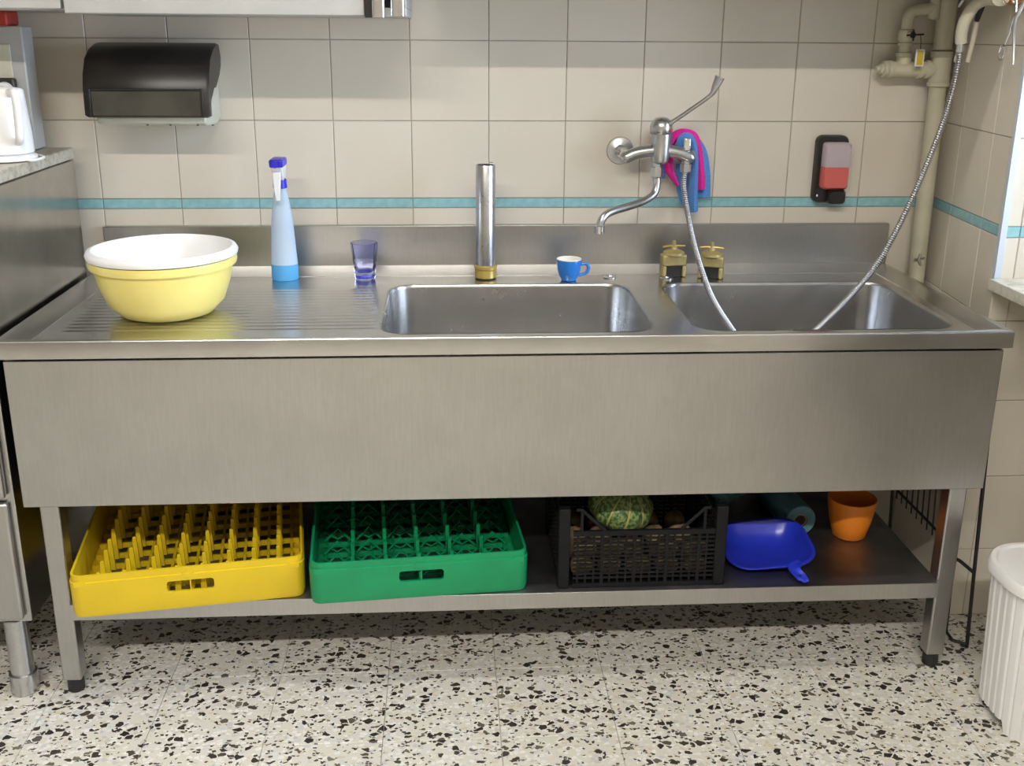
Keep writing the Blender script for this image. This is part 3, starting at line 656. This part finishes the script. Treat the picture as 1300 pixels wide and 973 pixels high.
vh.tube([(vx-.016, PY-.039, zt3+.083), (vx+.028, PY-.039, zt3+.086)], .0022, 8); vh.tube([(vx, PY-.039, zt3+.098), (vx+.002, PY-.039, zt3+.070)], .0022, 8)
vh.build('valve_handle', M['black_wire'], pp)
zz = zt3 + .112
MB().tube(spline([(vx, PY, zz-.008), (vx, PY, zz+.012), (vx+.008, PY, zz+.028), (vx+.026, PY, zz+.034), (vx+.046, PY, zz+.036), (vx+.062, PY, zz+.044), (vx+.066, PY, zz+.062), (vx+.066, PY, zz+.7)], 6), .0145, 16).build('upper_bend', M['pipe_paint'], pp, 50)
tg_ = thing('valve_tag', (vx+.022, PY-.042, zt3+.02), 'small yellow plastic tag wired to the stop valve', 'tag')
MB().box(vx+.010, vx+.033, PY-.046, PY-.043, zt3+.008, zt3+.050).build('frame', M['white_plastic'], tg_, bevel=.001)
MB().box(vx+.014, vx+.029, PY-.0472, PY-.0462, zt3+.012, zt3+.046).build('card', mat('yellow_card', (.62,.46,.05), .5), tg_)
MB().tube([(vx+.021, PY-.0445, zt3+.0505), (vx+.020, PY-.0445, zt3+.068), (vx+.018, PY-.043, zt3+.084)], .001, 6).build('wire', M['black_wire'], tg_)
cl = MB(); q = P(1167, 330, Y=PY-.024)
cl.tube([q + Vector((-.014, 0, .0)), q + Vector((.014, 0, .006))], .003, 6); cl.tube([q + Vector((.002, 0, .016)), q + Vector((-.002, 0, .0)), q + Vector((.006, 0, -.014))], .0035, 6)
cl.build('pipe_clip', M['satin'], pp)

# wooden rail with hooks and a pair of tongs
q = P(1285, 6, X=1.172); rl = thing('wooden_rail', (1.175, -.30, 1.50), 'orange wooden hook rail on the wall at the top right', 'rail')
zr = 1.499
MB().box(1.150, 1.1655, -.440, -.300, zr+.002, zr+.06).build('board', M['wood'], rl, bevel=.003)
for y in (-.385, -.425): 
    MB().tube(spline([(1.150, y, zr+.03), (1.134, y, zr+.025), (1.128, y, zr+.010), (1.136, y, zr+.004)], 5), .0025, 8).build('hook', M['chrome'], rl)
def TX(px, py, X=1.140): return P(px, py, X=X)
tn = thing('scissors', TX(1290, 2), 'thin steel kitchen scissors hanging from the wooden rail', 'scissors')
mb = MB(); mb.tube([TX(1291, -6), TX(1290, 22)], .0026, 8); mb.tube([TX(1290, 20), TX(1284, 36), TX(1276, 56)], [.0055, .004, .002], 8); mb.build('blade', M['chrome'], tn)
mb = MB(); mb.tube([TX(1302, -2, 1.136), TX(1290, 22, 1.136), TX(1287, 40, 1.136), TX(1286, 82, 1.136)], [.003, .0055, .004, .0012], 8); mb.build('blade', M['satin'], tn)
c_ = TX(1271.5, 67); mb = MB(); mb.tube([c_ + Vector((0, .010*math.cos(a), .016*math.sin(a))) for a in [2*PI*i/20 for i in range(21)]], .0022, 8); mb.build('finger_ring', M['chrome'], tn)

# ------------------------------------------------------------------ left appliance and what stands on it
AXR = -1.030
ap = thing('steel_appliance', (-1.38, -.38, 0), 'tall stainless steel appliance with stone top left of the sink', 'appliance')
MB().box(-1.73, AXR, -.675, -.09, .188, 1.127).build('body', M['steel_panel'], ap, bevel=.003)
MB().box(-1.73, AXR+.002, -.70, -.088, 1.1285, 1.156).build('top_slab', M['stone'], ap, bevel=.003)
MB().box(-1.71, AXR-.012, -.695, -.6755, .49, 1.11).build('door', M['steel'], ap, bevel=.006)
MB().box(-1.71, AXR-.012, -.690, -.6755, .20, .478).build('lower_panel', M['steel'], ap, bevel=.006)
MB().box(-1.60, -1.09, -.722, -.6955, .50, .53).build('handle', M['smoke'], ap, bevel=.005)
for x, y in ((-1.075, -.655), (-1.69, -.655), (-1.075, -.14), (-1.69, -.14)):
    MB().lathe([(.026, .0), (.030, .004), (.030, .05), (.025, .052), (.025, .1875)], (x, y, 0), 20, None, True, True).build('leg', M['satin'], ap)
kz = 1.157; kc = P(14, 200, Z=kz) + Vector((-.005, .0, 0)); kc = Vector((-1.083, -.36, kz))
kt = thing('electric_kettle', kc, 'white plastic jug kettle on the stone top', 'kettle')
MB().lathe([(.060, 0), (.066, .002), (.066, .010), (.058, .014)], kc, 32, None, True, True).build('base_plate', M['white_plastic'], kt, 40)
MB().lathe([(.057, .0145), (.061, .018), (.060, .06), (.055, .125), (.053, .150), (.050, .153), (.03, .157), (.0, .158)], kc, 36, None, True, False).build('jug', M['white_plastic'], kt, 50)
hh = spline([kc + Vector(v) for v in ((.040, -.035, .146), (.060, -.062, .148), (.066, -.070, .128), (.064, -.068, .075), (.060, -.062, .050), (.048, -.035, .044))], 6)
MB().tube(hh, .009, 12).build('handle', M['white_plastic'], kt, 50)
MB().tube(spline([kc + Vector(v) for v in ((.05, -.03, .004), (.072, -.03, .003), (.075, .02, .0035), (.05, .06, .0035))], 5), .003, 8).build('cable', M['white_plastic'], kt)
gb = thing('grey_dispenser', (-1.15, -.10, 1.157), 'grey metal box with red cap and dial behind the kettle', 'machine')
gx = -1.091
MB().box(gx-.16, gx, -.16, -.095, 1.157, 1.441).build('column', M['grey_paint'], gb, bevel=.004)
MB().box(gx-.16, gx-.030, -.165, -.1605, 1.17, 1.40).build('front_plate', plastic('pale_plate', (.60,.58,.46), .4), gb, bevel=.001)
MB().box(gx-.14, gx-.025, -.172, -.10, 1.4415, 1.475).build('cap', M['red_plastic'], gb, bevel=.005)
MB().box(gx-.12, gx-.022, -.185, -.1655, 1.265, 1.325).build('dial_box', M['smoke'], gb, bevel=.004)
MB().lathe([(.022, 0), (.020, .008), (.006, .009), (.005, .014)], (gx-.045, -.1855, 1.295), 20, Matrix.Rotation(PI/2, 4, 'X'), True, True).build('dial', M['white_plastic'], gb)

# ------------------------------------------------------------------ undershelf things
ZH = .2352
def rack(name, fl, fr, label, mt, kind):
    dx = fr - fl; rz = math.atan2(dx.y, dx.x); W = dx.length; D = .49; H = .098
    t = thing(name, (fl.x, fl.y, ZH), label, 'dish rack', None, rz)      # local: x right, y back, origin at front left foot
    def rr(ins, z, r): return [(x, y, z) for x, y in rrect(W-2*ins, D-2*ins, r, 5, W/2, D/2)]
    mb = MB()
    outer = [(.004, 0, .020), (.001, .010, .024), (.0, .082, .024), (.003, .083, .022), (.003, H, .022), (.008, H, .018), (.008, .012, .018), (.03, .008, .012)]
    mb.loft([rr(a, z, r) for a, z, r in outer] , False, False)
    cut = MB(); cut.loft([[(x, y, z) for x, z in rrect(.098, .026, .007, 4, W*.505, .055)] for y in (-.02, .03)])
    me = bpy.data.meshes.new('x')
    sh = MB(); sh.loft([rr(a, z, r) for a, z, r in outer] + [rr(.004, 0, .020)], False, False)
    me = cut_mesh(sh, [cut]); link('shell', me, mt, t, 40)
    MB().box(W*.505-.0012, W*.505+.0012, .0015, .0075, .041, .069).build('slot_bar', mt, t, local=True)
    for x in ((.012, .034), (W/2-.011, W/2+.011), (W-.034, W-.012)): MB().box(x[0], x[1], -.0009, .0028, .074, .0855).build('clip', mt, t, local=True)
    for i in range(9):                                                     # upright wall ribs inside back and sides
        pass
    nx = 9; ny = 9
    sx = (W-.06)/(nx-1); sy = (D-.07)/(ny-1)
    bar_x = MB().box(.012, W-.012, -.003, .003, 0, .012).mesh('floor_bar'); bar_y = MB().box(-.003, .003, .012, D-.012, 0, .011).mesh('floor_bar')
    for k in range(ny):
        o = link('floor_bar', bar_x, mt, t, 0); o.location = (0, .035+sy*k, .010)
    for i in range(nx):
        o = link('floor_bar', bar_y, mt, t, 0); o.location = (.03+sx*i, 0, .011)
    if kind == 'peg':
        R4 = lambda w, z: [(-w, -w*.8, z), (w, -w*.8, z), (w, w*.8, z), (-w, w*.8, z)]
        pm = MB().loft([R4(.0068, .012), R4(.0052, .060), R4(.0040, .087), R4(.0030, .089)]).mesh('peg')
        for k in range(ny):
            for i in range(nx - 1):
                o = link('peg', pm, mt, t, 0); o.location = (.03+sx*(i+.5), .03+sy*k, 0)
    else:
        for i in range(1, 6):
            x = .02 + (W-.04)*i/6
            MB().box(x-.0018, x+.0018, .0125, D-.0125, .022, .058).build('divider', mt, t, local=True)
            for k in range(7):
                MB().box(x-.004, x+.004, .05+k*.065-.0035, .05+k*.065+.0035, .022, .084).build('post', mt, t, local=True)
        for i in range(6):
            xa = .02 + (W-.04)*i/6 + .006; xb = .02 + (W-.04)*(i+1)/6 - .006; xm = (xa+xb)/2
            for k in range(6):
                y = .05 + k*.065
                mb = MB(); mb.tube([(xa, y, .026), (xm, y+.024, .046), (xb, y, .026)], .0028, 4); mb.tube([(xa, y+.03, .034), (xm, y+.006, .028), (xb, y+.03, .034)], .0024, 4)
                mb.build('cross_rib', mt, t, local=True)
    return t
rack('glass_rack', P(91, 787, Z=ZH), P(389, 757.5, Z=ZH), 'yellow plastic dishwasher rack full of upright pegs', M['yellow_rack'], 'peg')
rack('glass_rack', P(394, 769, Z=ZH), P(671, 750, Z=ZH), 'green plastic dishwasher rack with divided rows', M['green_rack'], 'row')

# black vegetable crate
fl = P(708, 749, Z=ZH); fr = P(921, 747, Z=ZH)
CW = fr.x - fl.x; CD, CH, CT = .30, .140, .195
cr = thing('vegetable_crate', (fl.x, fl.y+.004, ZH), 'black plastic vegetable crate with latticed sides on the undershelf', 'crate')
bm_ = M['black_plastic']
MB().box(.004, CW-.004, .004, CD-.004, 0, .005).build('bottom', bm_, cr, local=True)
for x in (0, CW-.026):
    for y in (0, CD-.022): MB().box(x, x+.026, y, y+.022, .0, CT).build('corner_post', bm_, cr, local=True, bevel=.003)
def lattice(vertical_face, y):
    m_ = MB()
    for z0, h in ((.0, .010), (CH-.012, .012)): m_.box(.0345, CW-.0265, y, y+.008, z0, z0+h)
    for k in range(1, 11): z = .010 + k*.0107; m_.box(.0345, CW-.0265, y+.002, y+.0055, z, z+.0046)
    n = 18
    for i in range(1, n):
        x = .026 + (CW-.052)*i/n; wd = .0036 if i % 4 == 0 else .0020
        m_.box(x-wd, x+wd, y + (.0 if i % 4 == 0 else .0022), y+.0078, .0101, CH-.0121)
    o = m_.build('lattice_side', bm_, cr, local=True); o['kind'] = 'stuff'
    for s in (0, 1):
        a = .040 if s == 0 else CW-.040; b = .105 if s == 0 else CW-.105; cxx = .052 if s == 0 else CW-.052
        MB().tube([(a, y+.004, CT-.004), (cxx, y+.004, CT-.005), (b, y+.004, CH-.002)], .004, 6).build('brace', bm_, cr, local=True)
        MB().box(cxx-.003, cxx+.003, y+.001, y+.006, CH, CT-.008).build('brace', bm_, cr, local=True)
lattice(True, .002); lattice(True, CD-.011)
for x in (.003, CW-.009):
    m_ = MB()
    for z0, h in ((.0, .010), (CT-.05, .012)): m_.box(x, x+.006, .0225, CD-.0225, z0, z0+h)
    for k in range(1, 12): z = .010 + k*.0107; m_.box(x+.001, x+.004, .0225, CD-.0225, z, z+.0028)
    for i in range(1, 12): yy = .022 + (CD-.044)*i/12; m_.box(x+.0005, x+.005, yy-.0013, yy+.0013, .0101, CT-.0501)
    o = m_.build('lattice_end', bm_, cr, local=True); o['kind'] = 'stuff'
# vegetables in the crate
sq = P(787, 652, Y=fl.y+.16); sq.z = ZH + .005 + .127
so = thing('squash', sq, 'green squash with pale yellow stripes on top of the crate', 'squash')
so.rotation_euler = (.35, .12, .5)
MB().ball((0, 0, 0), .078, .078, .056, 44, 18, None, lambda a, th: 1 + .035*math.cos(11*a)*math.sin(th)).build('rind', M['squash'], so, 60, local=True)
MB().tube([(0, 0, .054), (.002, .0, .066), (.006, .002, .074)], [.010, .007, .008], 8).build('stem', M['potato'], so, local=True)
k = 0
spots = [(x, y, 0) for y in (.050, .122, .195, .262) for x in (.055, .116, .177, .238, .299)] + [(x, y, 1) for y in (.052,) for x in (.062,)] + [(.120, .050, 1), (.238, .050, 1), (.298, .050, 1)]
for x, y, lay in spots:
    if lay == 1 and y > .19: continue
    rx, ry, rz_ = .029*random.uniform(.9, 1.03), .031*random.uniform(.92, 1.05), .024*random.uniform(.92, 1.05)
    E_ = Euler((random.uniform(-.2, .2), random.uniform(-.2, .2), random.uniform(-.5, .5))).to_matrix()
    pos = Vector((fl.x + x*CW/.355, fl.y+.004+y, ZH + .006 + .026 + lay*.041))
    o = MB().ball((0, 0, 0), rx, ry, rz_, 14, 9, E_, lambda a, th, s=k: 1 + .06*math.sin(2*a+s) + .04*math.sin(3*th+s)).build('potato', M['potato'], None, 70)
    o.location = pos; tag(o, 'brown potato lying in the black crate', 'potato', 'potatoes in the black crate'); k += 1

# blue dustpan
dp = thing('dustpan', P(975, 715, Z=ZH), 'blue plastic dustpan with holed handle on the undershelf', 'dustpan')
def ringp(pts): return [P(x, y, Y=yy) for x, y, yy in pts]
q0 = P(926, 722, Z=ZH)
cx_, cy_ = .640, -.552
def pan(ins, z, tilt):
    r_ = []
    for x, y in rrect(.205-2*ins, .18-2*ins, max(.055-ins*.8, .015), 5, 0, 0):
        t = (y + .095)/.19; r_.append((cx_ + x, cy_ + y, ZH + z + tilt*t + .25*tilt*(x/.09)))
    return r_
MB().loft([pan(.040, .0005, .0), pan(.022, .005, .008), pan(.010, .012, .018), pan(.0, .022, .028), pan(-.003, .0225, .028), pan(-.003, .026, .028), pan(.004, .026, .028), pan(.014, .016, .018), pan(.026, .009, .008), pan(.042, .0035, 0)]).build('pan', M['blue_plastic'], dp, 50)
ha = [P(1000, 712, Y=-.625), P(1008, 722, Y=-.650), P(1015, 732, Y=-.672), P(1021, 739, Y=-.690)]
hp_ = spline([Vector((cx_+.060, cy_-.080, ZH+.028)), ha[1], ha[2], ha[3]], 5); rows = []
for i, c_ in enumerate(hp_):
    wd = .012 + .004*math.sin(PI*i/(len(hp_)-1)) if i < len(hp_)-2 else (.012 if i < len(hp_)-1 else .006)
    rows.append([c_ + Vector((.85, -.25, 0))*wd*j + Vector((0, 0, .004*abs(j))) for j in (-1, -.5, 0, .5, 1)])
MB().ribbon(rows, .006).build('handle', M['blue_plastic'], dp, 50)
hc = ha[2] + Vector((0, 0, .0032)); MB().lathe([(.0055, 0), (.0055, .0006)], hc, 12, Matrix.Rotation(-.4, 4, 'X') @ Matrix.Diagonal((.8, 1.3, 1, 1)), True, True).build('hanging_hole', M['dark'], dp)
# roll of bags and loose teal bag
ra_ = P(1016, 664, Y=-.45); ra_.z = ZH + .0425
rb_ = thing('bag_roll', ra_, 'roll of teal plastic bags behind the dustpan', 'bag roll')
rdir = Vector((-.10, 1, 0)).normalized(); rmx = rdir.to_track_quat('Z', 'Y').to_matrix().to_4x4()
MB().lathe([(.018, .0), (.039, .0), (.041, .004), (.0415, .12), (.041, .246), (.039, .25), (.018, .25)], ra_, 28, rmx).build('film', M['teal_bag'], rb_, 40)
MB().lathe([(.0175, .002), (.0175, .248), (.014, .248), (.014, .002), (.0175, .002)], ra_, 20, rmx).build('core', M['roll_core'], rb_, 40)
tb = Vector((.585, -.27, ZH)); 
o = MB().ball((0, 0, .085), .105, .075, .080, 40, 24, None, lambda a, th: 1 + .07*math.sin(5*a+2*th) + .05*math.sin(9*a-4*th) + .04*math.sin(13*th+3*a)).build('plastic_bag', M['teal_bag'], None, 20)
o.location = tb + Vector((0, 0, .012)); tag(o, 'crumpled teal plastic bag behind the blue dustpan', 'bag')
# orange pot
pc = P(1085, 689, Z=ZH); pc = Vector((pc.x, pc.y+.042, ZH))
po = thing('plant_pot', pc, 'empty orange plastic pot at the right of the undershelf', 'pot')
MB().lathe([(.0, 0), (.036, 0), (.040, .003), (.050, .042), (.058, .090), (.0595, .103), (.0575, .104), (.055, .090), (.047, .042), (.037, .006), (0, .005)], pc, 40).build('pot_wall', M['orange_plastic'], po, 50)
# black wire rack between sink and wall
wr = thing('wire_rack', (1.135, -.35, 0), 'black wire rack standing between the sink and the right wall', 'wire rack')
WX = 1.128
for y in (-.595, -.12): MB().tube([(WX+.022, y, .0), (WX+.012, y, .20), (WX-.004, y, .56)], .0045, 8).build('post', M['black_wire'], wr)
for z, xx in ((.215, .011), (.54, -.003)): MB().tube([(WX+xx, -.595 if z > .3 else -.50, z), (WX+xx, -.12, z)], .0038, 8).build('rail', M['black_wire'], wr)
for i in range(5, 15):
    y = -.595 + .475*i/15; MB().tube([(WX+.012, y, .19), (WX+.011, y, .215), (WX-.003, y, .54)], .0020, 6).build('wire', M['black_wire'], wr)
MB().tube([(WX+.011, -.595, .205), (WX-.012, -.570, .222), (WX-.02, -.55, .222)], .0045, 8).build('hook', M['black_wire'], wr)
MB().tube([(WX+.020, -.595, .008), (WX-.006, -.575, .008), (WX-.006, -.54, .012), (WX-.012, -.54, .20)], .0042, 8).build('foot', M['black_wire'], wr)

# white bin
bz = .332; bcx, bcy = 1.195, -.862
bn = thing('waste_bin', (bcx, bcy, 0), 'white ribbed plastic waste bin in front of the window niche', 'bin')
def br(w, d, r, z): return [(bcx + x, bcy + y, z) for x, y in rrect(w, d, r, 10)]
sh = MB()
def ribring(w, d, r, z, amp, n=180):
    pts = [Vector((x, y)) for x, y in rrect(w, d, r, 10)]; pts.append(pts[0]); ls = [0]
    for a, b in zip(pts, pts[1:]): ls.append(ls[-1] + (b-a).length)
    out = []; k = 0
    for i in range(n):
        t = ls[-1]*i/n
        while ls[k+1] < t: k += 1
        p_ = pts[k].lerp(pts[k+1], (t-ls[k])/max(ls[k+1]-ls[k], 1e-9)); l_ = p_.length
        p_ = p_*(1 - amp*(i % 5 == 0)/l_); out.append((bcx+p_.x, bcy+p_.y, z))
    return out
sh.loft([ribring(.262, .206, .080, .0, .0035), ribring(.290, .236, .095, bz, .0035)])
me = cut_mesh(sh, [MB().loft([[(x, y, z) for x, z in ((bcx-.075, -.02), (bcx+.075, -.02), (bcx+.065, .025), (bcx-.065, .025))] for y in (-1.2, -.9)]), MB().loft([[(x, y, z) for y, z in ((bcy-.06, -.02), (bcy+.06, -.02), (bcy+.05, .025), (bcy-.05, .025))] for x in (.9, 1.13)])])
me.transform(base_of(bn).inverted()); link('bin_body', me, M['white_plastic'], bn, 25)
MB().loft([br(.298, .244, .098, bz+.0005), br(.308, .254, .102, bz+.004), br(.308, .254, .102, bz+.020), br(.298, .244, .098, bz+.028), br(.280, .226, .090, bz+.0285), br(.27, .216, .085, bz+.024), br(.08, .06, .025, bz+.030)]).build('lid', M['white_plastic'], bn, 40)
